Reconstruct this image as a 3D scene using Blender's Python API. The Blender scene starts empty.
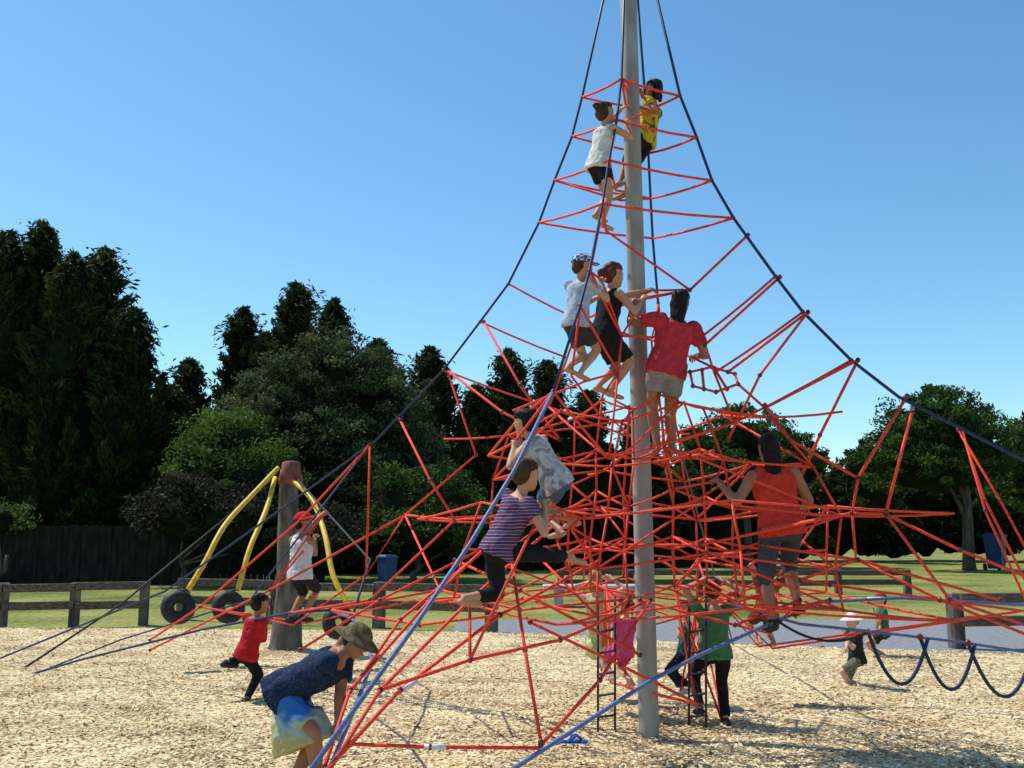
import bpy, math, random
import numpy as np
from mathutils import Vector, Matrix, noise
random.seed(7); rng=np.random.default_rng(7)
scn=bpy.context.scene
PITCH=math.radians(8.63); F=995.6; CH=1.6
cp,sp=math.cos(PITCH),math.sin(PITCH)
def P(px,py,d):
    """survey sighting (bearing/elevation) at forward distance d -> world position in metres"""
    u=(px-512)/F; v=(384-py)/F
    s=d/(cp-v*sp)
    return Vector((u*s,d,CH+(sp+v*cp)*s))
# ------------------------------------------------------------ materials
def newmat(name):
    m=bpy.data.materials.new(name); m.use_nodes=True
    nt=m.node_tree; b=nt.nodes['Principled BSDF']
    return m,nt,b
def ramp(nt,stops,interp='LINEAR'):
    r=nt.nodes.new('ShaderNodeValToRGB'); cr=r.color_ramp; cr.interpolation=interp
    while len(cr.elements)<len(stops): cr.elements.new(0.5)
    for e,(p,c) in zip(cr.elements,stops):
        e.position=p; e.color=(*c,1)
    return r
def coords(nt,kind='Object',scale=(1,1,1)):
    tc=nt.nodes.new('ShaderNodeTexCoord'); mp=nt.nodes.new('ShaderNodeMapping')
    mp.inputs['Scale'].default_value=scale
    nt.links.new(tc.outputs[kind],mp.inputs['Vector']); return mp.outputs['Vector']
def bump(nt,b,h,strength,dist=0.01):
    bp=nt.nodes.new('ShaderNodeBump'); bp.inputs['Strength'].default_value=strength; bp.inputs['Distance'].default_value=dist
    nt.links.new(h,bp.inputs['Height']); nt.links.new(bp.outputs['Normal'],b.inputs['Normal'])
def noisy(name,c1,c2,scale=8,rough=.7,bs=.3,bd=.01,metal=0,sc=(1,1,1),lo=.35,hi=.65,spec=.3):
    m,nt,b=newmat(name); v=coords(nt,'Object',sc)
    n=nt.nodes.new('ShaderNodeTexNoise'); n.inputs['Scale'].default_value=scale; n.inputs['Detail'].default_value=6
    nt.links.new(v,n.inputs['Vector'])
    r=ramp(nt,[(lo,c1),(hi,c2)]); nt.links.new(n.outputs['Fac'],r.inputs['Fac'])
    nt.links.new(r.outputs['Color'],b.inputs['Base Color'])
    b.inputs['Roughness'].default_value=rough; b.inputs['Metallic'].default_value=metal; b.inputs['Specular IOR Level'].default_value=spec
    if bs: bump(nt,b,n.outputs['Fac'],bs,bd)
    return m
def lum(c,k): return tuple(x*k for x in c)
def cloth(name,c,pattern=None,c2=None,c3=None):
    if pattern is None:
        return noisy(name,lum(c,.8),lum(c,1.12),22,.9,.5,.012,spec=.15)
    m,nt,b=newmat(name); v=coords(nt)
    b.inputs['Roughness'].default_value=.9; b.inputs['Specular IOR Level'].default_value=.15
    if pattern=='stripe':
        w=nt.nodes.new('ShaderNodeTexWave'); w.bands_direction='Z'; w.inputs['Scale'].default_value=7; w.inputs['Distortion'].default_value=1.0
        r=ramp(nt,[(.0,c),(.4,c2),(.7,c3 or c)],'CONSTANT'); o=w.outputs['Fac']
    elif pattern=='floral':
        w=nt.nodes.new('ShaderNodeTexVoronoi'); w.inputs['Scale'].default_value=30
        r=ramp(nt,[(.0,c2),(.25,c),(.42,c),(.5,c3 or c2),(.56,c)]); o=w.outputs['Distance']
    elif pattern=='check':
        w=nt.nodes.new('ShaderNodeTexChecker'); w.inputs['Scale'].default_value=34
        r=ramp(nt,[(0,c),(.5,c2)],'CONSTANT'); o=w.outputs['Fac']
    elif pattern=='vert':
        w=nt.nodes.new('ShaderNodeSeparateXYZ')
        n0=nt.nodes.new('ShaderNodeTexNoise'); n0.inputs['Scale'].default_value=9; nt.links.new(v,n0.inputs['Vector'])
        ma=nt.nodes.new('ShaderNodeMath'); ma.operation='MULTIPLY_ADD'; ma.inputs[1].default_value=.35
        nt.links.new(n0.outputs['Fac'],ma.inputs[0]); nt.links.new(w.outputs['Z'],ma.inputs[2])
        o=ma.outputs[0]; r=ramp(nt,[(.58,c),(.66,c2),(.74,c3)])
    else:
        w=nt.nodes.new('ShaderNodeTexNoise'); w.inputs['Scale'].default_value=7; w.inputs['Distortion'].default_value=1.5
        r=ramp(nt,[(.35,c),(.5,c2),(.62,c3 or c)]); o=w.outputs['Fac']
    nt.links.new(v,w.inputs['Vector']); nt.links.new(o,r.inputs['Fac']); nt.links.new(r.outputs['Color'],b.inputs['Base Color'])
    n=nt.nodes.new('ShaderNodeTexNoise'); n.inputs['Scale'].default_value=20; nt.links.new(v,n.inputs['Vector'])
    bump(nt,b,n.outputs['Fac'],.5,.012)
    return m
M_RED=noisy('red_rope',(.62,.035,.020),(.85,.085,.04),60,.7,.4,.003)
M_NAVY=noisy('navy_rope',(.012,.020,.07),(.025,.04,.12),60,.5,.4,.003)
M_BLUE=noisy('blue_rope',(.07,.11,.27),(.13,.19,.38),60,.5,.4,.003)
M_BLACK=noisy('black_rope',(.012,.012,.015),(.03,.03,.035),60,.6,.4,.003)
M_STEEL=noisy('galvanised_steel',(.22,.215,.20),(.35,.34,.32),7,.7,.25,.006,.0,(1,1,.3))
M_CLAMP=noisy('clamp',(.30,.02,.02),(.08,.05,.05),9,.4,.1,.002,.2)
M_WOOD=noisy('weathered_timber',(.055,.046,.040),(.18,.155,.13),6,.9,.8,.02,0,(1.6,1.6,.5))
M_PAL=noisy('shaded_palings',(.012,.010,.009),(.032,.026,.022),3,.9,.6,.02,0,(2,2,.6),spec=.1)  # board fence timber, base colour darkened to carry the shadow lying over it
M_RAIL=noisy('rail_timber',(.05,.038,.028),(.15,.115,.09),6,.85,.7,.02,0,(.4,6,6))
M_RUB=noisy('tyre_rubber',(.012,.012,.013),(.03,.03,.032),25,.6,.4,.006)
M_YEL=noisy('yellow_hose',(.55,.36,.02),(.75,.50,.03),14,.5,.2,.005)
M_BIN=noisy('blue_plastic',(.012,.04,.12),(.018,.055,.16),6,.5,.1,.003)
M_CONC=noisy('concrete',(.34,.34,.33),(.48,.47,.45),5,.85,.3,.01)
M_RCAP=noisy('red_brown_cap',(.16,.045,.035),(.26,.08,.06),8,.8,.2,.01)
def skinmat(name,c):
    return noisy(name,lum(c,.9),lum(c,1.08),14,.55,.08,.004,spec=.25)
SK_T=skinmat('tan_skin',(.50,.26,.16)); SK_B=skinmat('brown_skin',(.34,.16,.09)); SK_F=skinmat('fair_skin',(.62,.38,.27))
def hairmat(n,c): return noisy(n,lum(c,.5),lum(c,1.3),50,.55,.8,.01,0,(1,1,.15),spec=.15)
H_BLK=hairmat('black_hair',(.012,.008,.006)); H_BRN=hairmat('brown_hair',(.07,.032,.016)); H_BLD=hairmat('blond_hair',(.34,.21,.08))
M_EYE=noisy('eye_dark',(.01,.008,.006),(.02,.015,.01),5,.2,0); M_SCL=noisy('eye_white',(.6,.58,.55),(.65,.62,.6),5,.3,0)
M_LIP=noisy('lip',(.28,.07,.06),(.33,.09,.08),5,.4,0)
# ------------------------------------------------------------ mesh builder
class MB:
    def __init__(s): s.v=[]; s.f=[]
    def loft(s,rings,n=10,cap=True):
        b=len(s.v)
        for c,a,f,rx,ry in rings:
            for i in range(n):
                t=2*math.pi*i/n
                s.v.append(c+a*(rx*math.cos(t))+f*(ry*math.sin(t)))
        for k in range(len(rings)-1):
            for i in range(n):
                j=(i+1)%n
                s.f.append((b+k*n+i,b+k*n+j,b+(k+1)*n+j,b+(k+1)*n+i))
        if cap:
            s.f.append(tuple(b+i for i in range(n))[::-1])
            e=b+(len(rings)-1)*n
            s.f.append(tuple(e+i for i in range(n)))
    def tube(s,pts,r,n=6,r2=None):
        pts=[Vector(p) for p in pts]
        rings=[]; prev=None
        for i,p in enumerate(pts):
            if i==0: d=pts[1]-p
            elif i==len(pts)-1: d=p-pts[i-1]
            else: d=pts[i+1]-pts[i-1]
            d.normalize()
            if prev is None:
                a=d.cross(Vector((0,0,1)) if abs(d.z)<.95 else Vector((1,0,0))).normalized()
            else:
                a=(prev-d*prev.dot(d)).normalized()
            prev=a
            t=i/(len(pts)-1); rr=r if r2 is None else r+(r2-r)*t
            rings.append((p,a,d.cross(a),rr,rr))
        s.loft(rings,n)
    def capsule(s,a,b,ra,rb,n=12,side=None,flat=1.0,mid=None):
        a=Vector(a); b=Vector(b); d=(b-a); L=d.length
        if L<1e-5: d=Vector((0,0,1)); L=1e-5
        d=d/L
        if side is None: side=d.cross(Vector((0,0,1)) if abs(d.z)<.95 else Vector((1,0,0)))
        side=(side-d*side.dot(d)).normalized(); fr=d.cross(side)
        R=[]
        for t in (-.95,-.7,-.35): 
            k=math.sqrt(1-t*t); R.append((a+d*(t*ra),side,fr,ra*k,ra*k*flat))
        R.append((a,side,fr,ra,ra*flat))
        if mid: R.append((a+d*(L*mid[0]),side,fr,mid[1],mid[1]*flat))
        R.append((b,side,fr,rb,rb*flat))
        for t in (.35,.7,.95):
            k=math.sqrt(1-t*t); R.append((b+d*(t*rb),side,fr,rb*k,rb*k*flat))
        s.loft(R,n)
    def cyl(s,a,b,ra,rb,n=14):
        a=Vector(a);b=Vector(b);d=(b-a).normalized()
        side=d.cross(Vector((0,0,1)) if abs(d.z)<.95 else Vector((1,0,0))).normalized(); fr=d.cross(side)
        s.loft([(a,side,fr,ra,ra),(b,side,fr,rb,rb)],n)
    def ellipsoid(s,c,ax,ay,az,rx,ry,rz,n=16,m=9,lo=-1,hi=1):
        R=[]
        for i in range(m+1):
            t=lo+(hi-lo)*i/m; t=max(-.985,min(.985,t)) 
            th=math.asin(t)
            R.append((c+az*(rz*math.sin(th)),ax,ay,rx*math.cos(th),ry*math.cos(th)))
        s.loft(R,n)
    def box(s,c,sx,sy,sz,rot=0,bev=0.0):
        c=Vector(c); ca,sa=math.cos(rot),math.sin(rot)
        X=Vector((ca,sa,0));Y=Vector((-sa,ca,0));Z=Vector((0,0,1))
        b=len(s.v); e=bev
        def ring(z,ix):
            return [c+X*x+Y*y+Z*z for x,y in ((-sx/2+ix,-sy/2+ix),(sx/2-ix,-sy/2+ix),(sx/2-ix,sy/2-ix),(-sx/2+ix,sy/2-ix))]
        lv=[(-sz/2,e),(-sz/2+e,0),(sz/2-e,0),(sz/2,e)] if e>0 else [(-sz/2,0),(sz/2,0)]
        for z,ix in lv: s.v+=ring(z,ix)
        for k in range(len(lv)-1):
            for i in range(4):
                j=(i+1)%4; s.f.append((b+k*4+i,b+k*4+j,b+k*4+4+j,b+k*4+4+i))
        s.f.append((b+3,b+2,b+1,b)); q=b+4*(len(lv)-1); s.f.append((q,q+1,q+2,q+3))
    def mesh(s,name):
        me=bpy.data.meshes.new(name); me.from_pydata([tuple(v) for v in s.v],[],s.f); me.update(); return me
def obj(name,me,mat=None,parent=None,smooth=True):
    o=bpy.data.objects.new(name,me); scn.collection.objects.link(o)
    if mat is not None and hasattr(me,'materials'): me.materials.append(mat)
    if smooth and me: me.polygons.foreach_set('use_smooth',[True]*len(me.polygons))
    if parent: o.parent=parent
    return o
def empty(name):
    o=bpy.data.objects.new(name,None); o.empty_display_size=.1; scn.collection.objects.link(o); return o
def remeshed(name,mb,voxel,smooth,mat,parent,extra=None,disp=0):
    me=mb.mesh(name+'_tmp'); o=bpy.data.objects.new('tmp',me); scn.collection.objects.link(o)
    m=o.modifiers.new('r','REMESH'); m.mode='VOXEL'; m.voxel_size=voxel
    if smooth:
        q=o.modifiers.new('s','SMOOTH'); q.factor=.5; q.iterations=smooth
    dg=bpy.context.evaluated_depsgraph_get()
    out=bpy.data.meshes.new_from_object(o.evaluated_get(dg))
    bpy.data.objects.remove(o); bpy.data.meshes.remove(me)
    if disp:
        for v in out.vertices:
            v.co+=v.normal*(disp*noise.noise(v.co*14)+disp*.6*noise.noise(v.co*33))
    if extra:
        n0=len(out.vertices)
        V=[tuple(v.co) for v in out.vertices]+[tuple(v) for v in extra.v]
        Fc=[tuple(p.vertices) for p in out.polygons]+[tuple(i+n0 for i in f) for f in extra.f]
        out2=bpy.data.meshes.new(name); out2.from_pydata(V,[],Fc); out2.update(); out=out2
    out.name=name
    return obj(name,out,mat,parent)
def ik(a,t,l1,l2,hint):
    d=t-a; L=d.length; mx=(l1+l2)*.995
    if L>mx: d=d*(mx/L); L=mx
    L=max(L,abs(l1-l2)+.02); dn=d.normalized(); e=a+dn*L
    x=(l1*l1-l2*l2+L*L)/(2*L); h=math.sqrt(max(l1*l1-x*x,0))
    hv=hint-dn*hint.dot(dn)
    if hv.length<1e-3: hv=Vector((0,0,1)).cross(dn)
    return a+dn*x+hv.normalized()*h, e
TIES=[]
def person(name,H,pelvis,neck,yaw,hL,hR,fL,fR,skin,hair,top,bottom,head=None,pitch=0,hyaw=None,
           sleeve=.5,leg=.5,hairstyle='short',hat=None,hatmat=None,skirt=False,shoes=None,kid=True,long_top=0,tie=True,build=1.0,tl=.285):
    root=empty(name)
    pv=P(*pelvis); nk=P(*neck)
    up=(nk-pv).normalized()
    y=math.radians(yaw); fr=Vector((math.cos(y),math.sin(y),0)); fr=(fr-up*fr.dot(up)).normalized(); rt=fr.cross(up).normalized()
    T=tl*H; nk=pv+up*T; q_=tl/.30
    hh=H/(6.1 if kid else 6.9); B=build
    sh=nk-up*.035*H; SW=.098*H*B
    shL=sh-rt*SW; shR=sh+rt*SW
    hipL=pv-rt*.052*H-up*.01*H; hipR=pv+rt*.052*H-up*.01*H
    ua,fa=.165*H,.145*H; th,sn=.245*H,.235*H
    body=MB(); 
    prof=[(-.075,.060,.050),(-.055,.082,.062),(-.01,.098,.070),(.05,.088,.060),(.10,.078,.054),(.16,.088,.060),(.21,.098,.063),(.25,.098,.056),(.275,.075,.045),(.295,.042,.036)]
    body.loft([(pv+up*(t*q_*H)+fr*(.008*H if .12<t<.25 else 0),rt,fr,a*H*B,b*H*B) for t,a,b in prof],16)
    hy=y if hyaw is None else math.radians(hyaw)
    pz=math.radians(pitch)
    hf=Vector((math.cos(hy)*math.cos(pz),math.sin(hy)*math.cos(pz),math.sin(pz)))
    hu0=(up*.5+Vector((0,0,1))*.5); hr=hf.cross(hu0).normalized(); hu=hr.cross(hf).normalized()
    C=nk+up*.03*H+hu*(hh*.44)+hf*.012*H
    body.capsule(nk-up*.03*H,C-hu*hh*.2,.034*H,.029*H)
    prof=[(-.5,.10,.09,.20),(-.45,.19,.19,.15),(-.33,.27,.31,.07),(-.15,.315,.39,.01),(.05,.335,.42,-.01),(.22,.33,.42,-.02),(.36,.27,.35,-.03),(.46,.16,.22,-.03),(.5,.06,.08,-.03)]
    body.loft([(C+hu*(t*hh)+hf*(o*hh),hr,hf,a*hh,b*hh) for t,a,b,o in prof],18)
    body.capsule(C+hu*.05*hh+hf*.39*hh,C-hu*.10*hh+hf*.455*hh,.035*hh,.06*hh,8)
    for s in (-1,1): body.capsule(C+hr*(s*.335*hh)+hu*.06*hh-hf*.03*hh,C+hr*(s*.33*hh)-hu*.1*hh,.05*hh,.04*hh,8)
    fing=MB(); arms=[]; legs=[]
    for s,S,tgt in ((-1,shL,hL),(1,shR,hR)):
        t=P(*tgt); t=t-(t-S).normalized()*.05*H
        hint=Vector((0,0,-1))-fr*.5+rt*(s*.5)
        el,w=ik(S,t,ua,fa,hint)
        body.capsule(S,el,.031*H*B,.0225*H*B,12); body.capsule(el,w,.0225*H*B,.0145*H*B,12,mid=(.25,.0235*H*B))
        hd=(w-el).normalized(); pn=(fr*.6+Vector((0,0,-1))); pn=(pn-hd*pn.dot(hd)).normalized(); sd=hd.cross(pn)
        pe=w+hd*.052*H
        body.capsule(w+hd*.008*H,pe-hd*.008*H,.018*H,.022*H,10,side=sd,flat=.5)
        for i,(off,ln) in enumerate(((-.017,.040),(-.006,.047),(.006,.044),(.016,.034))):
            p0=pe+sd*(off*H)-hd*.01*H; pts=[p0]; ang=.35
            for q in (.45,.32,.28):
                dd=hd*math.cos(ang)+pn*math.sin(ang); pts.append(pts[-1]+dd*(ln*H*q*1.25)); ang+=.65
            fing.tube(pts,.0056*H,7,.0042*H)
        p0=w+hd*.018*H-sd*(.016*H); 
        p1=p0-sd*.017*H+hd*.018*H+pn*.006*H; p2=p1+hd*.016*H+pn*.012*H
        fing.tube([p0,p1,p2],.0068*H,7,.005*H)
        arms.append((S,el,w))
        if tie: TIES.append(pe+pn*.012*H)
    for s,S,tgt in ((-1,hipL,fL),(1,hipR,fR)):
        t=P(*tgt); kn,an=ik(S,t,th,sn,fr*1.0+Vector((0,0,.25))+rt*(s*.12))
        body.capsule(S,kn,.050*H*B,.031*H*B,14,mid=(.4,.045*H*B)); body.capsule(kn,an,.030*H*B,.018*H*B,12,mid=(.3,.033*H*B))
        tf=Vector((fr.x,fr.y,-.12)).normalized()
        hl=an-tf*.022*H-Vector((0,0,.022*H)); toe=an+tf*.095*H-Vector((0,0,.026*H))
        body.capsule(an,hl+tf*.02*H,.019*H,.021*H,10)
        body.capsule(hl,toe,.020*H,.019*H,12,side=tf.cross(Vector((0,0,1))),flat=.75,mid=(.6,.025*H))
        legs.append((S,kn,an,hl,toe,tf))
        if tie: TIES.append((hl+toe)/2-Vector((0,0,.03*H)))
    remeshed('body',body,.0105*H/1.3,2,skin,root,fing)
    fm=MB(); 
    for s in (-1,1): fm.ellipsoid(C+hr*(s*.13*hh)+hu*.02*hh+hf*.375*hh,hr,hf,hu,.05*hh,.03*hh,.03*hh,10,5)
    obj('eye_whites',fm.mesh('eye_whites'),M_SCL,root)
    fm=MB()
    for s in (-1,1):
        fm.ellipsoid(C+hr*(s*.13*hh)+hu*.02*hh+hf*.40*hh,hr,hf,hu,.024*hh,.014*hh,.024*hh,8,5)
        fm.tube([C+hr*(s*.07*hh)+hu*.10*hh+hf*.40*hh,C+hr*(s*.19*hh)+hu*.10*hh+hf*.36*hh],.012*hh,6)
    obj('pupils_and_brows',fm.mesh('pupils'),M_EYE,root)
    fm=MB(); fm.ellipsoid(C-hu*.24*hh+hf*.385*hh,hr,hf,hu,.095*hh,.03*hh,.025*hh,10,5); obj('mouth',fm.mesh('mouth'),M_LIP,root)
    # hair: crown cap plus back of head, leaving face and ears clear
    hm=MB(); hm.ellipsoid(C+hu*.26*hh-hf*.04*hh,hr,hf,hu,.365*hh,.43*hh,.285*hh,18,12)
    hm.ellipsoid(C+hu*.04*hh-hf*.20*hh,hr,hf,hu,.36*hh,.275*hh,.40*hh,18,12)
    if hairstyle=='long':
        hm.capsule(C-hf*.26*hh-hu*.1*hh,C-hf*.42*hh-hu*1.05*hh,.36*hh,.24*hh,side=hr,flat=.6)
    if hairstyle=='bob':
        for s in (-1,0,1): hm.capsule(C-hf*.18*hh+hr*(s*.22*hh),C-hf*.22*hh-hu*.42*hh+hr*(s*.24*hh),.15*hh,.12*hh)
    if hairstyle=='tail':
        hm.capsule(C-hf*.42*hh+hu*.18*hh,C-hf*.62*hh+hu*.05*hh,.10*hh,.14*hh); hm.capsule(C-hf*.62*hh+hu*.05*hh,C-hf*.62*hh-hu*.5*hh,.14*hh,.05*hh)
    if hairstyle=='bun': hm.capsule(C-hf*.4*hh+hu*.3*hh,C-hf*.5*hh+hu*.34*hh,.17*hh,.15*hh)
    remeshed('hair',hm,.011,2,hair,root,disp=.008)
    if hat:
        am=MB(); am.ellipsoid(C+hu*.16*hh-hf*.02*hh,hr,hf,hu,.42*hh,.49*hh,.43*hh,20,8,0,1)
        if hat=='cap':
            am.loft([(C+hu*.155*hh+hf*.35*hh,hr,hu,.30*hh,.02*hh),(C+hu*.16*hh+hf*.6*hh,hr,hu,.29*hh,.018*hh),(C+hu*.13*hh+hf*.76*hh,hr,hu,.16*hh,.012*hh)],14)
        else:
            am.loft([(C+hu*.22*hh,hr,hf,.44*hh,.50*hh),(C+hu*.14*hh,hr,hf,.58*hh,.66*hh),(C+hu*.06*hh,hr,hf,.72*hh,.80*hh),(C+hu*.04*hh,hr,hf,.72*hh,.80*hh),(C+hu*.12*hh,hr,hf,.56*hh,.64*hh),(C+hu*.2*hh,hr,hf,.42*hh,.48*hh)],22)
        obj('hat',am.mesh('hat'),hatmat,root)
    tm=MB()
    prof=[(-.06-long_top,.116,.090),(-.01,.113,.088),(.05,.103,.076),(.10,.094,.069),(.16,.100,.074),(.21,.107,.075),(.25,.104,.066),(.272,.080,.054)]
    tm.loft([(pv+up*(t*q_*H)+fr*(.008*H if .12<t<.25 else 0),rt,fr,a*H*B,b*H*B) for t,a,b in prof],18)
    if sleeve>0:
        for S,el,w in arms:
            e=S+(el-S)*min(1,sleeve)
            tm.capsule(S-(el-S)*.05,S+(el-S)*.1,.040*H*B,.040*H*B); tm.cyl(S,e,.041*H*B,.040*H*B if sleeve<1 else .031*H*B)
            if sleeve>1: 
                tm.capsule(el,el+(w-el)*.01,.031*H*B,.031*H*B); tm.cyl(el,el+(w-el)*(sleeve-1),.031*H*B,.023*H*B)
    else:
        for S,el,w in arms:
            tm.capsule(sh+(S-sh)*.55+up*.012*H,sh+(S-sh)*.55+up*.01*H-up*.04*H,.034*H*B,.034*H*B)
    remeshed('shirt',tm,.012,2,top,root,disp=.009)
    bm_=MB()
    if skirt:
        c=(legs[0][1]+legs[1][1])/2; d=(c-pv).normalized()*.6+Vector((0,0,-.4)); d.normalize(); s2=(fr-d*fr.dot(d)).normalized(); r2=s2.cross(d)
        ln=leg*.245*H*1.25
        bm_.loft([(pv+up*.02*H,rt,fr,.095*H*B,.07*H*B),(pv,rt,fr,.106*H*B,.080*H*B),(pv+d*ln*.5,r2,s2,.135*H,.12*H),(pv+d*ln,r2,s2,.160*H,.145*H)],20)
        for S,kn,*_ in legs: bm_.cyl(S,S+(kn-S)*min(.95,leg),.062*H,.058*H)
    else:
        bm_.loft([(pv+up*(t*H),rt,fr,a*H*B,b*H*B) for t,a,b in ((.0,.100,.074),(-.03,.104,.080),(-.05,.097,.076),(-.085,.06,.05))],16)
        for S,kn,an,*_ in legs:
            bm_.capsule(S,S+(kn-S)*.05,.057*H*B,.057*H*B,14)
            bm_.cyl(S,S+(kn-S)*min(1,leg),.058*H*B,(.054 if leg<1 else .040)*H*B)
            if leg>1: bm_.capsule(kn,kn+(an-kn)*.02,.040*H*B,.040*H*B); bm_.cyl(kn,kn+(an-kn)*(leg-1),.040*H*B,.031*H*B)
    remeshed('bottoms',bm_,.012,2,bottom,root,disp=.014 if skirt else .007)
    if shoes:
        sm=MB()
        for S,kn,an,hl,toe,tf in legs:
            sm.capsule(hl-tf*.004*H,toe+tf*.004*H,.027*H,.024*H,12,side=tf.cross(Vector((0,0,1))),flat=.85,mid=(.6,.031*H)); sm.capsule(an-Vector((0,0,.004*H)),hl+tf*.02*H,.026*H,.026*H,10)
        remeshed('shoes',sm,.010,1,shoes,root)
    return root
C=cloth
SHOE=C('dark_shoes',(.04,.04,.05)); SHOEW=C('white_shoes',(.55,.55,.55))
person('climbing_girl',1.13,(599,163,7.9),(606,122,7.9),35,(627,104,8.1),(631,124,8.0),(596,214,7.9),(602,222,7.8),SK_T,H_BRN,C('white_tank',(.65,.62,.6)),C('black_shorts',(.015,.015,.02)),sleeve=0,leg=.55,hairstyle='bun',pitch=15)
person('climbing_girl',1.2,(645,138,8.45),(655,96,8.45),150,(636,110,8.3),(640,90,8.35),(614,194,8.15),(622,199,8.35),SK_B,H_BLK,C('yellow_shirt',(.62,.44,.04),'tie',(.58,.40,.03),(.05,.04,.03)),C('black_leggings',(.012,.012,.015)),sleeve=.4,leg=1.5,hairstyle='bob',hyaw=140)
person('climbing_girl',1.12,(576,320,7.6),(580,284,7.6),45,(604,300,7.8),(606,284,7.7),(568,367,7.5),(580,373,7.6),SK_T,H_BRN,C('pale_blue_shirt',(.36,.42,.55)),C('dark_shorts',(.05,.04,.05)),sleeve=.5,leg=.75,hat='cap',hatmat=C('checked_cap',(.04,.07,.2),'check',(.55,.58,.65)),hyaw=20)
person('climbing_girl',1.24,(604,332,7.9),(611,290,7.9),30,(655,289,8.1),(648,302,7.9),(598,386,7.9),(610,391,7.9),SK_T,hairmat('auburn_hair',(.13,.035,.02)),C('black_top',(.015,.015,.018)),C('black_shorts_b',(.015,.015,.018)),sleeve=0,leg=.85,hairstyle='tail')
person('climbing_woman',1.42,(667,366,7.9),(678,318,7.9),100,(628,302,8.1),(697,362,8.2),(657,446,7.9),(672,448,7.9),SK_B,H_BLK,C('red_tshirt',(.50,.035,.05)),C('grey_shorts',(.26,.25,.25)),sleeve=.6,leg=.6,hairstyle='long',kid=False,hyaw=70,build=1.08)
person('climbing_girl',1.22,(556,480,7.2),(533,443,7.2),140,(505,447,7.1),(512,425,7.3),(576,520,7.3),(561,530,7.1),SK_T,H_BLK,C('tie_dye_tank',(.35,.35,.33),'tie',(.55,.52,.5),(.2,.2,.22)),C('denim_shorts',(.08,.13,.22)),sleeve=0,leg=.6,hairstyle='short')
person('climbing_girl',1.32,(500,546,6.8),(518,502,6.8),35,(558,517,7.0),(552,512,6.8),(464,598,6.6),(572,556,7.1),SK_T,H_BRN,C('striped_shirt',(.12,.04,.12),'stripe',(.30,.25,.32),(.05,.03,.08)),C('black_leggings_b',(.012,.012,.015)),sleeve=.45,leg=1.6,hairstyle='short')
person('climbing_woman',1.52,(781,524,7.6),(773,476,7.6),95,(712,488,7.7),(806,515,7.9),(772,622,7.6),(798,606,7.7),SK_B,H_BLK,C('coral_tank',(.60,.045,.03)),C('denim_capris',(.05,.065,.08)),sleeve=0,leg=1.3,hairstyle='long',kid=False,shoes=SHOE,build=1.08)
person('climbing_boy',1.38,(300,572,11.2),(302,530,11.2),60,(324,513,11.5),(316,540,11.5),(290,618,11.3),(303,616,11.4),SK_B,H_BLK,C('white_vest',(.6,.6,.62)),C('navy_shorts',(.02,.02,.03)),sleeve=0,leg=1.0,hat='cap',hatmat=C('red_cap',(.5,.02,.02)),hyaw=20,shoes=SHOE)
person('boy',1.2,(247,652,9.8),(257,615,9.8),50,(272,600,9.9),(266,625,10.0),(246,700,9.8),(226,662,9.9),SK_B,H_BLK,C('red_shirt',(.42,.015,.02)),C('black_trousers',(.012,.012,.015)),sleeve=1.0,leg=1.9,hairstyle='crop',shoes=SHOE,tie=False)
person('woman_bending',1.36,(287,690,6.4),(334,660,6.35),-10,(336,744,6.2),(352,626,6.4),(290,786,6.4),(318,782,6.3),SK_B,H_BRN,C('navy_floral_shirt',(.010,.018,.05),'floral',(.05,.14,.20),(.03,.06,.13)),C('blue_yellow_skirt',(.42,.38,.16),'vert',(.30,.42,.42),(.03,.14,.42)),sleeve=.7,leg=.85,skirt=True,hat='hat',hatmat=C('olive_hat',(.16,.13,.06),'tie',(.07,.06,.03)),hyaw=-10,pitch=-30,kid=False,tie=False,build=1.2,tl=.30)
person('girl',1.12,(600,628,9.5),(596,592,9.5),80,(583,578,9.6),(613,574,9.6),(601,664,9.5),(608,666,9.5),SK_F,H_BLD,C('lime_dress_top',(.46,.52,.26)),C('lime_dress_skirt',(.46,.52,.26)),sleeve=0,leg=.75,skirt=True,hairstyle='bob')
person('girl',1.0,(623,650,8.9),(625,626,8.9),120,(612,632,9.0),(642,634,9.0),(613,676,8.9),(632,682,8.9),SK_F,H_BRN,C('pink_shirt',(.70,.09,.28)),C('pink_shorts',(.6,.05,.2)),sleeve=.5,leg=.6,hairstyle='tail')
person('girl',1.28,(715,650,8.6),(713,608,8.6),95,(700,574,8.7),(722,574,8.7),(700,708,8.6),(726,720,8.6),SK_T,H_BRN,C('green_tshirt',(.06,.19,.09)),C('black_trousers_b',(.012,.012,.015)),sleeve=.5,leg=1.9,hairstyle='bun',shoes=SHOE)
person('boy',.95,(686,650,9.4),(687,624,9.4),170,(674,622,9.3),(700,634,9.4),(683,690,9.4),(692,688,9.4),SK_T,H_BLK,C('teal_shirt',(.03,.13,.14)),C('dark_trousers_c',(.02,.02,.03)),sleeve=.5,leg=1.8,hairstyle='crop',shoes=SHOEW)
person('toddler',.97,(857,658,10.6),(854,630,10.6),195,(841,636,10.6),(846,650,10.4),(852,688,10.6),(866,688,10.7),SK_F,H_BLD,C('black_tshirt',(.02,.02,.022)),C('plaid_shorts',(.12,.10,.07),'check',(.2,.18,.14)),sleeve=.6,leg=.9,hat='hat',hatmat=C('white_sunhat',(.7,.7,.7)),tie=False,shoes=SHOE)
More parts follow.
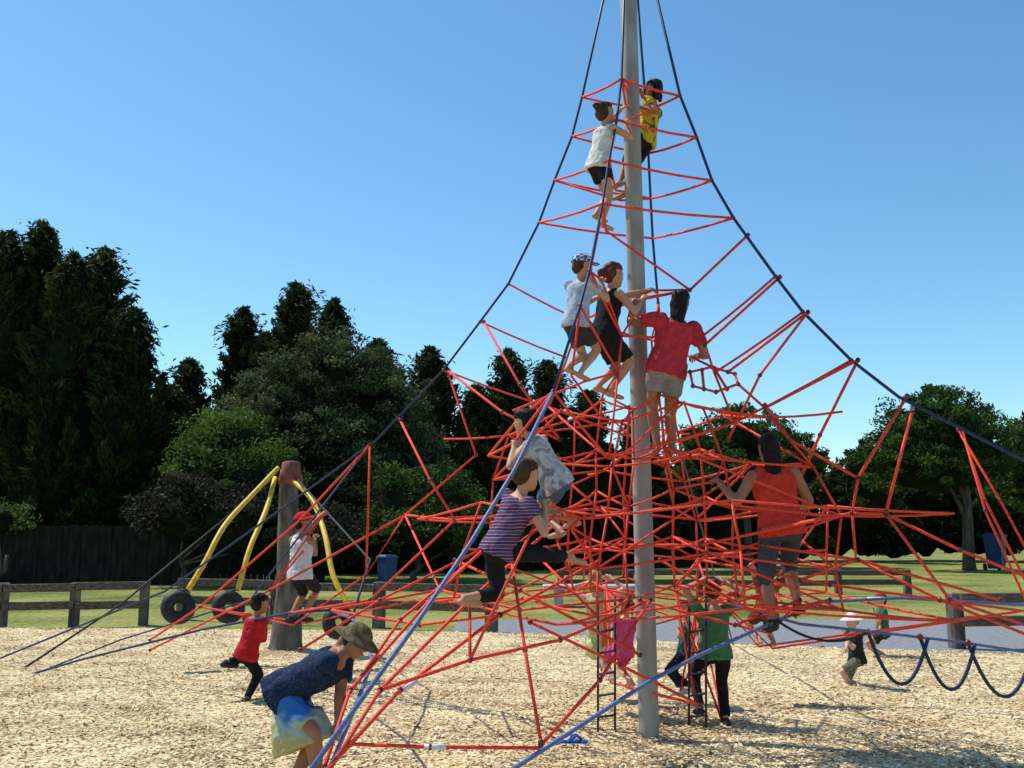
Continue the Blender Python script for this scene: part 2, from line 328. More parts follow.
person('boy',1.03,(883,632,13.1),(882,606,13.1),175,(870,612,13.1),(880,634,12.9),(880,657,13.1),(888,657,13.2),SK_T,H_BRN,C('green_shirt_b',(.03,.12,.07)),C('dark_shorts_c',(.03,.03,.035)),sleeve=.6,leg=.6,hat='cap',hatmat=C('maroon_cap',(.3,.03,.03)),tie=False,shoes=SHOE)
person('girl',1.1,(766,612,9.6),(768,586,9.6),100,(758,575,9.6),(782,574,9.6),(760,640,9.6),(774,642,9.6),SK_T,H_BRN,C('rust_shirt',(.30,.07,.03)),C('brown_shorts',(.08,.05,.03)),sleeve=.4,leg=.6,hairstyle='bob')
# ------------------------------------------------------------ climbing net
MX,MY=1.115,8.2
base=Vector((MX,MY,0))
DIR={'L':Vector((-.87,.5,0)),'N':Vector((-.55,-.835,0)),'R':Vector((.87,-.5,0)),'F':Vector((.3,.95,0))}
PR={'L':[(0.03,7.3),(.556,5.5),(.66,5.15),(.84,4.77),(1.0,4.4),(1.32,3.87),(1.62,3.55),(2.02,3.13),(2.8,2.5),(3.9,1.9),(5.6,1.0),(8.9,-.03)],
 'N':[(0.03,7.3),(.35,5.4),(.45,5.0),(.6,4.6),(.72,4.2),(.95,3.6),(1.1,3.3),(1.5,2.6),(2.0,2.02),(2.5,1.54),(3.0,1.11),(4.4,0)],
 'R':[(0.03,7.3),(.365,5.3),(.5,4.9),(.62,4.5),(.79,4.15),(1.11,3.62),(1.31,3.31),(1.65,2.9),(1.97,2.6),(3.0,1.95),(4.5,1.2),(7,.0)],
 'F':[(0.03,7.3),(.3,5.4),(.38,5.0),(.45,4.6),(.52,4.25),(.75,3.7),(.95,3.3),(1.5,2.8),(2.3,2.3),(3.3,1.8),(5,1.0),(7,0)]}
TOPX=-.06
def axis(z): return Vector((MX+TOPX*max(0,(z-5.6)/1.7),MY,0))
def node(e,k): r,z=PR[e][k]; return axis(z)+DIR[e]*r+Vector((0,0,z))
def rz(e,z):
    p=PR[e]
    for a,b in zip(p,p[1:]):
        if b[1]<=z<=a[1]:
            return a[0]+(b[0]-a[0])*(a[1]-z)/(a[1]-b[1])
    return p[-1][0]
red=MB(); navy=MB(); blue=MB(); blk=MB(); clamp=MB()
NODES=[]
def rope(mb,pts,r=.0105,sag=.0,n=6):
    out=[]
    for a,b in zip(pts,pts[1:]):
        a=Vector(a);b=Vector(b); q=3 if sag else 1
        for i in range(q):
            t=i/q; out.append(a.lerp(b,t)-Vector((0,0,sag*4*t*(1-t))))
    out.append(Vector(pts[-1])); mb.tube(out,r,n)
def ferr(p,r=.017): clamp.ellipsoid(Vector(p),Vector((1,0,0)),Vector((0,1,0)),Vector((0,0,1)),r,r,r*1.1,8,5)
for e in 'LRF': rope(navy,[node(e,k) for k in range(12)],.012)
rope(navy,[node('N',k) for k in range(0,8)],.012); rope(blue,[node('N',k) for k in range(7,12)],.014)
for k in range(1,5):
    ns=[node(e,k) for e in 'LNRF']
    for i in range(4):
        rope(red,[ns[i],ns[(i+1)%4]],.0105,.015)
        ferr(ns[i],.016); NODES.append(ns[i])
for k in range(5,8):
    for i,e in enumerate('LNRF'):
        a=node(e,k); ferr(a,.018); NODES.append(a)
        r,z=PR[e][k]
        inn=base+DIR[e]*(r*.45)+Vector((0,0,max(z-.42,1.6)))
        rope(red,[a,inn],.010,.01); NODES.append(inn)
        e2='LNRF'[(i+1)%4]; r2,z2=PR[e2][k]
        inn2=base+DIR[e2]*(r2*.45)+Vector((0,0,max(z2-.42,1.6)))
        if k!=6: rope(red,[inn,inn2],.010,.01)
        if k<7:
            r3,z3=PR[e][k+1]; rope(red,[inn,base+DIR[e]*(r3*.45)+Vector((0,0,max(z3-.42,1.6)))],.010)
LV=[2.55,2.15,1.78,1.42,1.08]; angs=[math.atan2(DIR[e].y,DIR[e].x) for e in 'LNRF']
def rad(z,a):
    best=0; ws=0
    for e,an in zip('LNRF',angs):
        d=abs((a-an+math.pi)%(2*math.pi)-math.pi); w=max(0,1-d/(math.pi/2))**1.2+1e-4
        best+=w*min(rz(e,z),3.0); ws+=w
    return best/ws*(.72+.28*max(0,math.cos(2*(a-angs[0]))))
FR=[.24,.5,.76]; W={}
for i,z in enumerate(LV):
    for j in range(8):
        a=angs[0]+j*math.pi/4
        for q,f in enumerate(FR):
            r=rad(z,a)*f
            W[i,j,q]=base+Vector((math.cos(a)*r,math.sin(a)*r,z+random.uniform(-.025,.025)+(.10 if q==0 else 0)+(.05 if j%2 else -.05)))+Vector((random.uniform(-.03,.03),random.uniform(-.03,.03),0))
for (i,j,q),p in W.items():
    NODES.append(p); 
    if q<2: ferr(p,.015)
    if q<2 or i in (2,4): rope(red,[p,W[i,(j+1)%8,q]],.0098,.01)
    if q<2 and (i+j)%2==0: rope(red,[p,W[i,j,q+1]],.0098,.01)
    if i<4:
        if q==0 or (q==1 and j%2==0) or (q==2 and j%2==1 and i>1): rope(red,[p,W[i+1,j,q]],.0098)
        if q==1 and j%2==1: rope(red,[p,W[i+1,(j+(1 if i%2 else -1))%8,q]],.0098)
        if q==1 and (i+j)%3==0: rope(red,[p,W[i+1,j,0]],.0098)
T=[ # left
 [(447,370,9.2),(502,412,8.6),(560,440,8.3)],[(447,370,9.2),(476,455,9.2),(405,515,9.6)],[(370,445,9.6),(366,575,9.6),(405,515,9.6)],
 [(370,445,9.6),(300,520,10.4),(200,607,11.2),(150,640,11.5)],[(405,515,9.6),(270,590,10.2),(150,650,11)],[(405,515,9.6),(455,520,8.8),(520,515,8.2)],
 [(405,515,9.6),(440,590,8.5),(330,610,8.2)],[(484,322,9),(520,385,8.3),(560,440,8.3)],[(400,420,9.4),(430,480,9),(455,520,8.8)],
 [(520,515,8.2),(430,600,7.2),(350,690,6),(322,775,5)],[(560,520,7.8),(470,600,6.8),(380,690,5.8),(326,775,5)],[(490,545,8.0),(400,620,7.2),(345,700,6.2)],
 [(600,560,7.6),(500,615,6.8),(400,690,5.9),(322,775,5)],[(510,550,7),(525,650,6.6),(541,742,6.2)],[(350,744,6),(430,747,6.1),(541,748,6.2)],
 [(541,745,6.2),(600,680,6.6),(650,600,7.2)],[(440,590,8.5),(520,610,7.9),(620,600,7.6)],[(330,610,8.2),(420,625,7.7),(500,615,6.8)],
 [(380,690,5.8),(470,660,6.2),(560,640,6.8),(650,600,7.2)],[(530,622,6.9),(620,665,7.2),(700,705,7.4)],[(455,560,8),(520,590,7.5),(640,655,7.2)],
 [(455,520,8.8),(370,600,8.6),(290,613,9.4)],[(490,545,8),(380,600,8),(300,650,7.6)],
 # right
 [(907,396,7.2),(858,478,7.1),(852,513,7.1),(760,530,7.5)],[(912,412,7.1),(886,512,6.9)],[(886,514,6.9),(852,513,7.1),(700,545,7.6),(610,545,7.9)],
 [(886,514,6.9),(960,550,6.8),(1060,590,6.8)],[(886,514,6.9),(950,600,6.8),(1040,630,6.9)],[(858,478,7.1),(790,440,7.6),(765,405,7.8)],
 [(858,360,7.35),(820,435,7.6),(790,500,7.7)],[(808,312,7.5),(728,372,7.7)],[(780,277,7.65),(705,345,7.8)],[(748,235,7.8),(690,290,7.95)],
 [(808,312,7.5),(760,375,7.6),(728,440,7.8)],[(858,360,7.35),(765,408,7.7)],[(852,513,7.1),(856,560,7.1),(800,580,7.4)],[(858,560,7.1),(940,600,7),(1040,640,7)],
 [(760,545,7.6),(858,560,7.1),(1000,600,7.6)],[(700,560,7.8),(830,585,7.6),(1030,612,8)],
 [(962,430,9.5),(985,510,9.2),(1030,610,9)],[(958,430,9.5),(1000,500,9.3),(1040,575,9.2)],[(962,432,9.5),(985,500,9.4),(1030,590,9.2)],
 [(690,372,7.8),(712,367,8.0),(735,374,8.1),(738,384,7.9),(716,392,7.7),(693,386,7.7),(690,372,7.8)],[(702,370,7.9),(704,389,7.7)],[(714,368,8),(727,389,7.8)],[(738,384,7.9),(765,408,7.8)],
 [(640,600,7.6),(735,625,7.6),(800,600,7.6)],[(660,560,7.4),(760,615,7.4),(830,600,7.6)]]
for t in T:
    pts=[P(*q) for q in t]; rope(red,pts,.0115)
    for p in pts: NODES.append(p); ferr(p,.0185)
rope(blue,[P(*q) for q in ((470,796,5.2),(515,768,5.5),(600,713,6.2),(650,681,6.6),(700,655,7),(760,628,7.5),(822,602,8),(900,598,8.1),(1040,606,8.3))],.013)
rope(blue,[P(*q) for q in ((735,606,7.6),(800,624,7.6),(885,633,7.7),(960,642,7.8),(1045,655,7.9))],.012)
rope(navy,[P(*q) for q in ((-30,692,12.2),(80,660,11.3),(200,630,10.3),(290,613,9.4),(330,610,9))],.013)
rope(navy,[P(*q) for q in ((-30,700,12.2),(120,640,11.8),(250,600,11.5),(370,445,9.6))],.010)
rope(blue,[P(*q) for q in ((290,613,9.4),(330,610,9),(352,618,8),(368,640,7.2),(372,662,6.8),(358,700,6.2),(330,768,5.1),(318,790,4.9))],.013)
slv=MB()
for a,b in (((424,747,6.095),(446,747,6.115)),((404,690,5.9),(416,681,5.98)),((868,599,8.07),(884,599,8.1))):
    slv.tube([P(*a),P(*b)],.017,8)
def cat(mb,a,b,dip,r=.012,n=14):
    pts=[]
    for i in range(n+1):
        t=i/n; pts.append(a.lerp(b,t)-Vector((0,0,dip*4*t*(1-t))))
    mb.tube(pts,r,6)
for a,b in (((868,632,7.7),(928,638,7.75)),((920,637,7.75),(975,644,7.8)),((968,643,7.8),(1032,653,7.9))):
    cat(navy,P(*a),P(*b),.36,.014); ferr(P(*a),.025)
cat(blk,P(770,615,7.6),P(868,632,7.7),.12,.011)
for x0,dd in ((606,8.3),(697,8.6)):
    a0=P(x0-8,600,dd); a1=P(x0-8,732,dd); b0=P(x0+9,596,dd-.15); b1=P(x0+9,730,dd-.15)
    rope(blk,[a0,a1],.010); rope(blk,[b0,b1],.010)
    for i in range(5):
        t=.25+.16*i; rope(blk,[a0.lerp(a1,t),b0.lerp(b1,t)],.011)
for p in TIES:
    c=sorted(NODES,key=lambda q:(q-p).length)
    a=c[0]; da=(a-p).normalized()
    b=next((q for q in c[1:60] if (q-p).normalized().dot(da)<-.3 and (q-p).length>.1),c[1])
    rope(red,[a,p,b],.0102)
NET=empty('rope_climbing_net')
obj('red_ropes',red.mesh('red_ropes'),M_RED,NET); obj('navy_ropes',navy.mesh('navy_ropes'),M_NAVY,NET)
obj('adjuster_sleeves',slv.mesh('sleeves'),C('white_plastic',(.7,.7,.7)),NET)
obj('blue_ropes',blue.mesh('blue_ropes'),M_BLUE,NET); obj('rope_ladders',blk.mesh('rope_ladders'),M_BLACK,NET); obj('rope_clamps',clamp.mesh('rope_clamps'),M_CLAMP,NET)
mm=MB(); X,Y=Vector((1,0,0)),Vector((0,1,0))
def mc(z): return Vector((1.085-.009*z,8.2,z))
mm.loft([(mc(z),X,Y,r,r) for z,r in ((-.2,.080),(0,.080),(3,.077),(5,.074),(7.3,.071),(7.34,.05))],28)
mm.loft([(mc(z),X,Y,r,r) for z,r in ((7.22,.073),(7.22,.10),(7.30,.10),(7.30,.073))],24)
obj('steel_mast',mm.mesh('steel_mast'),M_STEEL,NET)
# ------------------------------------------------------------ tyre swing post
TS=empty('tyre_swing_post')
pb=P(285,650,13.9); pb.z=0
st=MB(); R=[]
for z,r in ((-.2,.29),(0,.27),(.15,.22),(.8,.18),(1.7,.15),(2.4,.125),(2.5,.12)):
    R.append((pb+Vector((.03*math.sin(z*2),0,z)),X,Y,r,r))
st.loft(R,14); obj('timber_post',st.mesh('timber_post'),M_WOOD,TS)
st=MB(); st.loft([(pb+Vector((0,0,z)),X,Y,r,r) for z,r in ((2.30,.135),(2.31,.175),(2.36,.175),(2.50,.135),(2.60,.125),(2.62,.08))],14); obj('post_cap',st.mesh('post_cap'),M_RCAP,TS)
ho=MB(); ty=MB(); ch=MB()
for pts in (((278,468,13.8),(255,492,13.3),(225,525,12.6),(205,562,12.2),(188,590,12)),((275,478,13.8),(266,510,13.2),(250,548,12.6),(238,590,12.3)),((292,480,13.8),(312,500,13.3),(325,535,12.6),(333,575,12.2),(348,605,12))):
    p=[P(*q) for q in pts]; sm=[]
    for i in range(len(p)-1):
        a=p[max(i-1,0)];b=p[i];c=p[i+1];d=p[min(i+2,len(p)-1)]
        for s in range(5):
            t=s/5; sm.append(.5*((2*b)+(c-a)*t+(2*a-5*b+4*c-d)*t*t+(3*b-a-3*c+d)*t**3))
    sm.append(p[-1]); ho.tube(sm,.033,10)
    e=p[-1]
    c=e+Vector((-.1,-.02,-.2)); ax=Vector((.45,-.8,.25)).normalized(); s1=ax.cross(Vector((0,0,1))).normalized(); s2=s1.cross(ax)
    n,m=26,12; b0=len(ty.v)
    for i in range(n):
        t=2*math.pi*i/n; rd=s1*math.cos(t)+s2*math.sin(t)
        for j in range(m):
            u=2*math.pi*j/m; ty.v.append(c+rd*(.125+.078*math.cos(u))+ax*(.085*math.sin(u)))
    for i in range(n):
        for j in range(m): ty.f.append((b0+i*m+j,b0+((i+1)%n)*m+j,b0+((i+1)%n)*m+(j+1)%m,b0+i*m+(j+1)%m))
    rope(ch,[e,c+s2*.2],.012)
obj('yellow_hoses',ho.mesh('hoses'),M_YEL,TS); obj('tyres',ty.mesh('tyres'),M_RUB,TS)
rope(ch,[P(0,684,12.2),P(120,605,12.8),P(272,480,13.8)],.014); rope(ch,[P(296,478,13.8),P(370,560,10.5),P(352,618,8)],.012)
obj('stay_ropes',ch.mesh('stay_ropes'),M_BLACK,TS)
# ------------------------------------------------------------ fences, bins, furniture
def railfence(a,b,n,z=.78,name='post_and_rail_fence'):
    a=Vector(a);b=Vector(b); d=b-a; rot=math.atan2(d.y,d.x); nn=Vector((-math.sin(rot),math.cos(rot),0))
    E=empty(name); mp=MB(); mr=MB()
    for i in range(n):
        p=a.lerp(b,i/(n-1)); mp.box(p+Vector((0,0,z/2-.1)),.17,.17,z+.2+random.uniform(-.02,.03),rot+random.uniform(-.03,.03),.015)
    for zz,h in ((z-.08,.14),(z*.5,.14)):
        for i in range(n-1):
            p=a.lerp(b,i/(n-1)); q=a.lerp(b,(i+1)/(n-1)); L=(q-p).length
            mr.box((p+q)/2-nn*.125+Vector((0,0,zz+random.uniform(-.02,.02))),L-.02,.07,h,rot,.01)
    obj('posts',mp.mesh('posts'),M_WOOD,E,False); obj('rails',mr.mesh('rails'),M_RAIL,E,False)
def G(px,d): 
    return Vector(((px-512)/F*d*1.0,d,0))
railfence(G(-60,17.2),G(152,18.3),4); railfence(G(190,19.5),G(492,17.0),4); railfence(G(945,14.6),G(1130,15.2),3); railfence(G(560,27),G(900,27),6,.7)
bf=MB(); 
for i in range(90):
    x0=-24+i*.2; bf.box((x0,33+random.uniform(-.01,.01),.95),.185,.03,1.9+random.uniform(-.03,.03),0,.004)
BF=empty('board_fence'); obj('palings',bf.mesh('palings'),M_PAL,BF,False)
bf=MB()
for z in (.4,1.5): bf.box((-15,33.06,z),18,.06,.09)
obj('rails',bf.mesh('rails'),M_PAL,BF,False)
def bin_(p,s=1):
    E=empty('wheelie_bin'); m=MB(); p=Vector(p)
    def rc(z,w,d): return (p+Vector((0,0,z*s)),X,Y,w*s,d*s)
    m.loft([rc(.06,.25,.28),rc(.5,.30,.33),(p+Vector((0,0,.95*s)),X,Y,.34*s,.37*s)],4); obj('bin_body',m.mesh('b'),M_BIN,E,False)
    m=MB(); m.loft([rc(.955,.37,.40),rc(1.0,.37,.40),rc(1.06,.25,.28)],4); obj('lid',m.mesh('l'),M_BIN,E,False)
    m=MB(); 
    for s_ in (-1,1): m.cyl(p+Vector((s_*.2*s-.03,.28*s,.1*s)),p+Vector((s_*.2*s+.03,.28*s,.1*s)),.1*s,.1*s)
    obj('wheels',m.mesh('w'),M_RUB,E,False)
bin_(G(989,46),1.6); bin_(G(389,31),.95)
E=empty('picnic_table'); m=MB(); c=G(590,23)
m.box(c+Vector((0,0,.44)),2.2,.7,.10,0,.02); m.box(c+Vector((-.75,0,.195)),.18,.5,.39,0,.01); m.box(c+Vector((.75,0,.195)),.18,.5,.39,0,.01)
obj('concrete_slab',m.mesh('slab'),M_CONC,E,False)
def sandal(p,mat):
    E=empty('sandal'); m=MB(); p=Vector(p)
    m.loft([(p+Vector((x,0,.035)),Vector((0,1,0)),Vector((0,0,1)),w,.012) for x,w in ((-.10,.02),(-.08,.035),(0,.038),(.07,.045),(.11,.03),(.12,.01))],12)
    obj('sole',m.mesh('sole'),mat,E); m=MB()
    m.tube([p+Vector((-.02,-.04,.04)),p+Vector((.03,-.02,.085)),p+Vector((.07,0,.055)),p+Vector((.03,.02,.085)),p+Vector((-.02,.04,.04))],.010,6); obj('strap',m.mesh('strap'),mat,E)
sandal((.45,7.8,0.03),C('blue_rubber',(.02,.12,.5))); sandal(G(812,14.2),C('pink_rubber',(.6,.1,.15)))
# ------------------------------------------------------------ ground
def sheet(name,poly,z,mat,sub=None):
    me=bpy.data.meshes.new(name); me.from_pydata([(x,y,z) for x,y in poly],[],[tuple(range(len(poly)))]); return obj(name,me,mat,None,False)
m,nt,b=newmat('grass'); v=coords(nt)
n1=nt.nodes.new('ShaderNodeTexNoise'); n1.inputs['Scale'].default_value=.35; n1.inputs['Detail'].default_value=8
n2=nt.nodes.new('ShaderNodeTexNoise'); n2.inputs['Scale'].default_value=9; n2.inputs['Detail'].default_value=5
mx=nt.nodes.new('ShaderNodeMath'); mx.operation='ADD'; mu=nt.nodes.new('ShaderNodeMath'); mu.operation='MULTIPLY'; mu.inputs[1].default_value=.5
nt.links.new(v,n1.inputs['Vector']); nt.links.new(v,n2.inputs['Vector']); nt.links.new(n1.outputs['Fac'],mx.inputs[0]); nt.links.new(n2.outputs['Fac'],mx.inputs[1]); nt.links.new(mx.outputs[0],mu.inputs[0])
r=ramp(nt,[(.38,(.07,.10,.022)),(.49,(.18,.20,.05)),(.60,(.32,.29,.10))]); nt.links.new(mu.outputs[0],r.inputs['Fac']); nt.links.new(r.outputs['Color'],b.inputs['Base Color']); b.inputs['Roughness'].default_value=.95; b.inputs['Specular IOR Level'].default_value=.1
bump(nt,b,n2.outputs['Fac'],.6,.05)
sheet('ground',[(-900,-300),(900,-300),(900,1800),(-900,1800)],0,m)
m,nt,b=newmat('wood_chip_mulch'); v=coords(nt,'Object',(1,1.6,1))
vo=nt.nodes.new('ShaderNodeTexVoronoi'); vo.inputs['Scale'].default_value=26; nt.links.new(v,vo.inputs['Vector'])
n1=nt.nodes.new('ShaderNodeTexNoise'); n1.inputs['Scale'].default_value=1.1; n1.inputs['Detail'].default_value=8; nt.links.new(v,n1.inputs['Vector'])
sep=nt.nodes.new('ShaderNodeSeparateColor'); nt.links.new(vo.outputs['Color'],sep.inputs['Color'])
r=ramp(nt,[(0,(.26,.17,.08)),(.3,(.54,.40,.20)),(.65,(.72,.57,.31)),(1,(.82,.68,.42))]); nt.links.new(sep.outputs['Red'],r.inputs['Fac'])
r2=ramp(nt,[(.34,(.55,.47,.40)),(.55,(1,1,1))]); nt.links.new(n1.outputs['Fac'],r2.inputs['Fac'])
mx=nt.nodes.new('ShaderNodeMix'); mx.data_type='RGBA'; mx.blend_type='MULTIPLY'; mx.inputs['Factor'].default_value=1
nt.links.new(r.outputs['Color'],mx.inputs['A']); nt.links.new(r2.outputs['Color'],mx.inputs['B']); nt.links.new(mx.outputs['Result'],b.inputs['Base Color']); b.inputs['Roughness'].default_value=.9
bump(nt,b,sep.outputs['Green'],.6,.02)
chipedge=[(-14,-4),(14,-4),(14,13.4),(7,13.9),(3,15.2),(-.3,17.0),(-6,17.6),(-14,18)]
me=bpy.data.meshes.new('mulch'); NX,NY=110,90; V=[];Fc=[]
def yfar(x):
    xs=[p[0] for p in chipedge[2:]][::-1]; ys=[p[1] for p in chipedge[2:]][::-1]
    return float(np.interp(x,xs,ys))
def mulchz(x,y): 
    t=(yfar(x)-y); k=min(1,max(0,t/1.0)); return .006+k*(.02+.06*(noise.noise(Vector((x*.8,y*.8,0)))+.5)+.02*noise.noise(Vector((x*2.5,y*2.5,3))))
for j in range(NY+1):
    for i in range(NX+1):
        x=-14+28*i/NX; y=-3+(yfar(x)+3)*j/NY; V.append((x,y,mulchz(x,y)))
for j in range(NY):
    for i in range(NX): a=j*(NX+1)+i; Fc.append((a,a+1,a+NX+2,a+NX+1))
me.from_pydata(V,[],Fc); obj('wood_chip_ground',me,m)
N=120000
def quadmesh(name,c,d,s,L,Wd,shade,mat):
    n=len(c); V=np.empty((n,4,3)); V[:,0]=c-d*L[:,None]; V[:,1]=c+s*Wd[:,None]; V[:,2]=c+d*L[:,None]; V[:,3]=c-s*Wd[:,None]
    me=bpy.data.meshes.new(name); me.vertices.add(4*n); me.vertices.foreach_set('co',V.reshape(-1)); me.loops.add(4*n); me.polygons.add(n)
    me.loops.foreach_set('vertex_index',np.arange(4*n,dtype=np.int32)); me.polygons.foreach_set('loop_start',np.arange(0,4*n,4,dtype=np.int32)); me.polygons.foreach_set('loop_total',np.full(n,4,dtype=np.int32))
    me.update(); at=me.attributes.new('shade','FLOAT','POINT'); at.data.foreach_set('value',np.repeat(shade,4).astype(np.float32))
    me.materials.append(mat); o=bpy.data.objects.new(name,me); scn.collection.objects.link(o); return o
m,nt,b=newmat('wood_chips'); at=nt.nodes.new('ShaderNodeAttribute'); at.attribute_name='shade'
r=ramp(nt,[(0,(.16,.10,.045)),(.3,(.54,.40,.20)),(.7,(.74,.59,.33)),(1,(.86,.76,.52))]); nt.links.new(at.outputs['Fac'],r.inputs['Fac']); nt.links.new(r.outputs['Color'],b.inputs['Base Color']); b.inputs['Roughness'].default_value=.8
yy=5.0+13*rng.random(N)**1.5; xx=(rng.random(N)*2-1)*(yy*.56+.6)
ok=np.array([yy[i]<yfar(xx[i])-.02 for i in range(N)]); xx=xx[ok]; yy=yy[ok]; n=len(xx)
zz=np.array([mulchz(x,y) for x,y in zip(xx,yy)])+.003+.012*rng.random(n)
tone=np.array([noise.noise(Vector((x*.9,y*1.4,5)))+.6*noise.noise(Vector((x*2.7,y*3.5,9))) for x,y in zip(xx,yy)])
c=np.stack([xx,yy,zz],1); d=rng.normal(size=(n,3)); d[:,2]*=.22; d/=np.linalg.norm(d,axis=1)[:,None]
u=rng.normal(size=(n,3))*.28; u[:,2]=1; s=np.cross(d,u); s/=np.linalg.norm(s,axis=1)[:,None]
quadmesh('wood_chips',c,d,s,.010+.024*rng.random(n),.005+.009*rng.random(n),np.clip(rng.normal(.55,.27,n)+.40*tone,0,1),m)
mpath=noisy('asphalt_path',(.17,.18,.185),(.24,.25,.255),12,.95,.4,.01,spec=.15)
sheet('path',[(-1.0,17.15),(-.3,17.05),(3,15.25),(7,13.95),(14,13.45),(40,12),(40,20),(14,19.8),(5,19.5),(-1,19.4)],.004,mpath)
# ------------------------------------------------------------ trees
def leafmat(name,dark,light,tr=.28):
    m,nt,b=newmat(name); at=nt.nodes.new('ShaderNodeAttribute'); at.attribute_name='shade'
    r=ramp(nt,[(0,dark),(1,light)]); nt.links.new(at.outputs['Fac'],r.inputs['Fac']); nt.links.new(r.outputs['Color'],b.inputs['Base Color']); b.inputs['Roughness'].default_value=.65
    b.inputs['Specular IOR Level'].default_value=.12
    t=nt.nodes.new('ShaderNodeBsdfTranslucent'); nt.links.new(r.outputs['Color'],t.inputs['Color']); mix=nt.nodes.new('ShaderNodeMixShader'); mix.inputs[0].default_value=tr
    nt.links.new(b.outputs[0],mix.inputs[1]); nt.links.new(t.outputs[0],mix.inputs[2]); nt.links.new(mix.outputs[0],nt.nodes['Material Output'].inputs['Surface']); return m
LM_CON=leafmat('macrocarpa_foliage',(.010,.020,.006),(.058,.085,.018)); LM_GRY=leafmat('grey_green_foliage',(.030,.046,.018),(.12,.155,.06))
LM_GRN=leafmat('green_foliage',(.024,.052,.010),(.085,.145,.026)); LM_LIM=leafmat('light_green_foliage',(.045,.085,.014),(.14,.21,.038)); LM_PUR=leafmat('dark_shrub_foliage',(.02,.020,.014),(.065,.06,.035))
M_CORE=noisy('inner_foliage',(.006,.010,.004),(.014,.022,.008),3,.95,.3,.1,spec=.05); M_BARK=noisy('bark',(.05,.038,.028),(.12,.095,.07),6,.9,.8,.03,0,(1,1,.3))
def trunk(root,p,h,r,limbs):
    t=MB(); top=p+Vector((random.uniform(-.3,.3),random.uniform(-.3,.3),h))
    t.tube([p-Vector((0,0,.2)),p+Vector((0,0,.4)),p.lerp(top,.5)+Vector((.1,0,0)),top],r*1.15,10,r*.45)
    for q in limbs:
        s_=p.lerp(top,random.uniform(.4,.8)); t.tube([s_,s_.lerp(q,.5)+Vector((0,0,.2)),q],r*.4,7,r*.1)
    obj('trunk',t.mesh('trunk'),M_BARK,root)
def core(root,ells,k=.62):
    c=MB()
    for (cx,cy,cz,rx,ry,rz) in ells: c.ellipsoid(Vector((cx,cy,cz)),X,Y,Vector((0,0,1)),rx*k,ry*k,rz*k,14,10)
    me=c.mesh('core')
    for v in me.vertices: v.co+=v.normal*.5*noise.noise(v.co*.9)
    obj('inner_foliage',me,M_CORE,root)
def unit(n):
    a=rng.normal(size=(n,3)); return a/np.linalg.norm(a,axis=1)[:,None]
def broad(name,p,ells,mat,clumps=170,per=70,leaf=.10,th=None,spread=.38):
    root=empty(name); p=Vector(p); CC=[];SS=[];DD=[]
    for (cx,cy,cz,rx,ry,rz) in ells:
        k=max(20,int(clumps*(rx*rz)/9)); u=unit(k); u[:,2]=np.where(u[:,2]<-.5,-u[:,2],u[:,2])
        rr=(.68+spread*1.15*rng.random(k))[:,None]; cc=np.array([cx,cy,cz])+u*rr*np.array([rx,ry,rz])
        cr=.22+.34*rng.random(k)
        for q in range(k):
            n=int(per*(.6+.8*rng.random())); o=unit(n)*(rng.random(n)**.5)[:,None]*cr[q]*np.array([1.2,1.2,.7])
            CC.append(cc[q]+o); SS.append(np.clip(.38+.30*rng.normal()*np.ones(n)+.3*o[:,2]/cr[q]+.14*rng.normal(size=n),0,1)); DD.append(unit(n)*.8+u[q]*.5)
    c=np.concatenate(CC); sh=np.concatenate(SS); d=np.concatenate(DD); d/=np.linalg.norm(d,axis=1)[:,None]; n=len(c)
    c[:,2]=np.maximum(c[:,2],.03)
    s=np.cross(d,unit(n)); s/=np.linalg.norm(s,axis=1)[:,None]; L=leaf*(.6+.8*rng.random(n))
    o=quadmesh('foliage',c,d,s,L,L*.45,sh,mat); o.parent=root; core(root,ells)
    if th: trunk(root,p,th,max(.12,th*.05),[Vector(e[:3]) for e in ells])
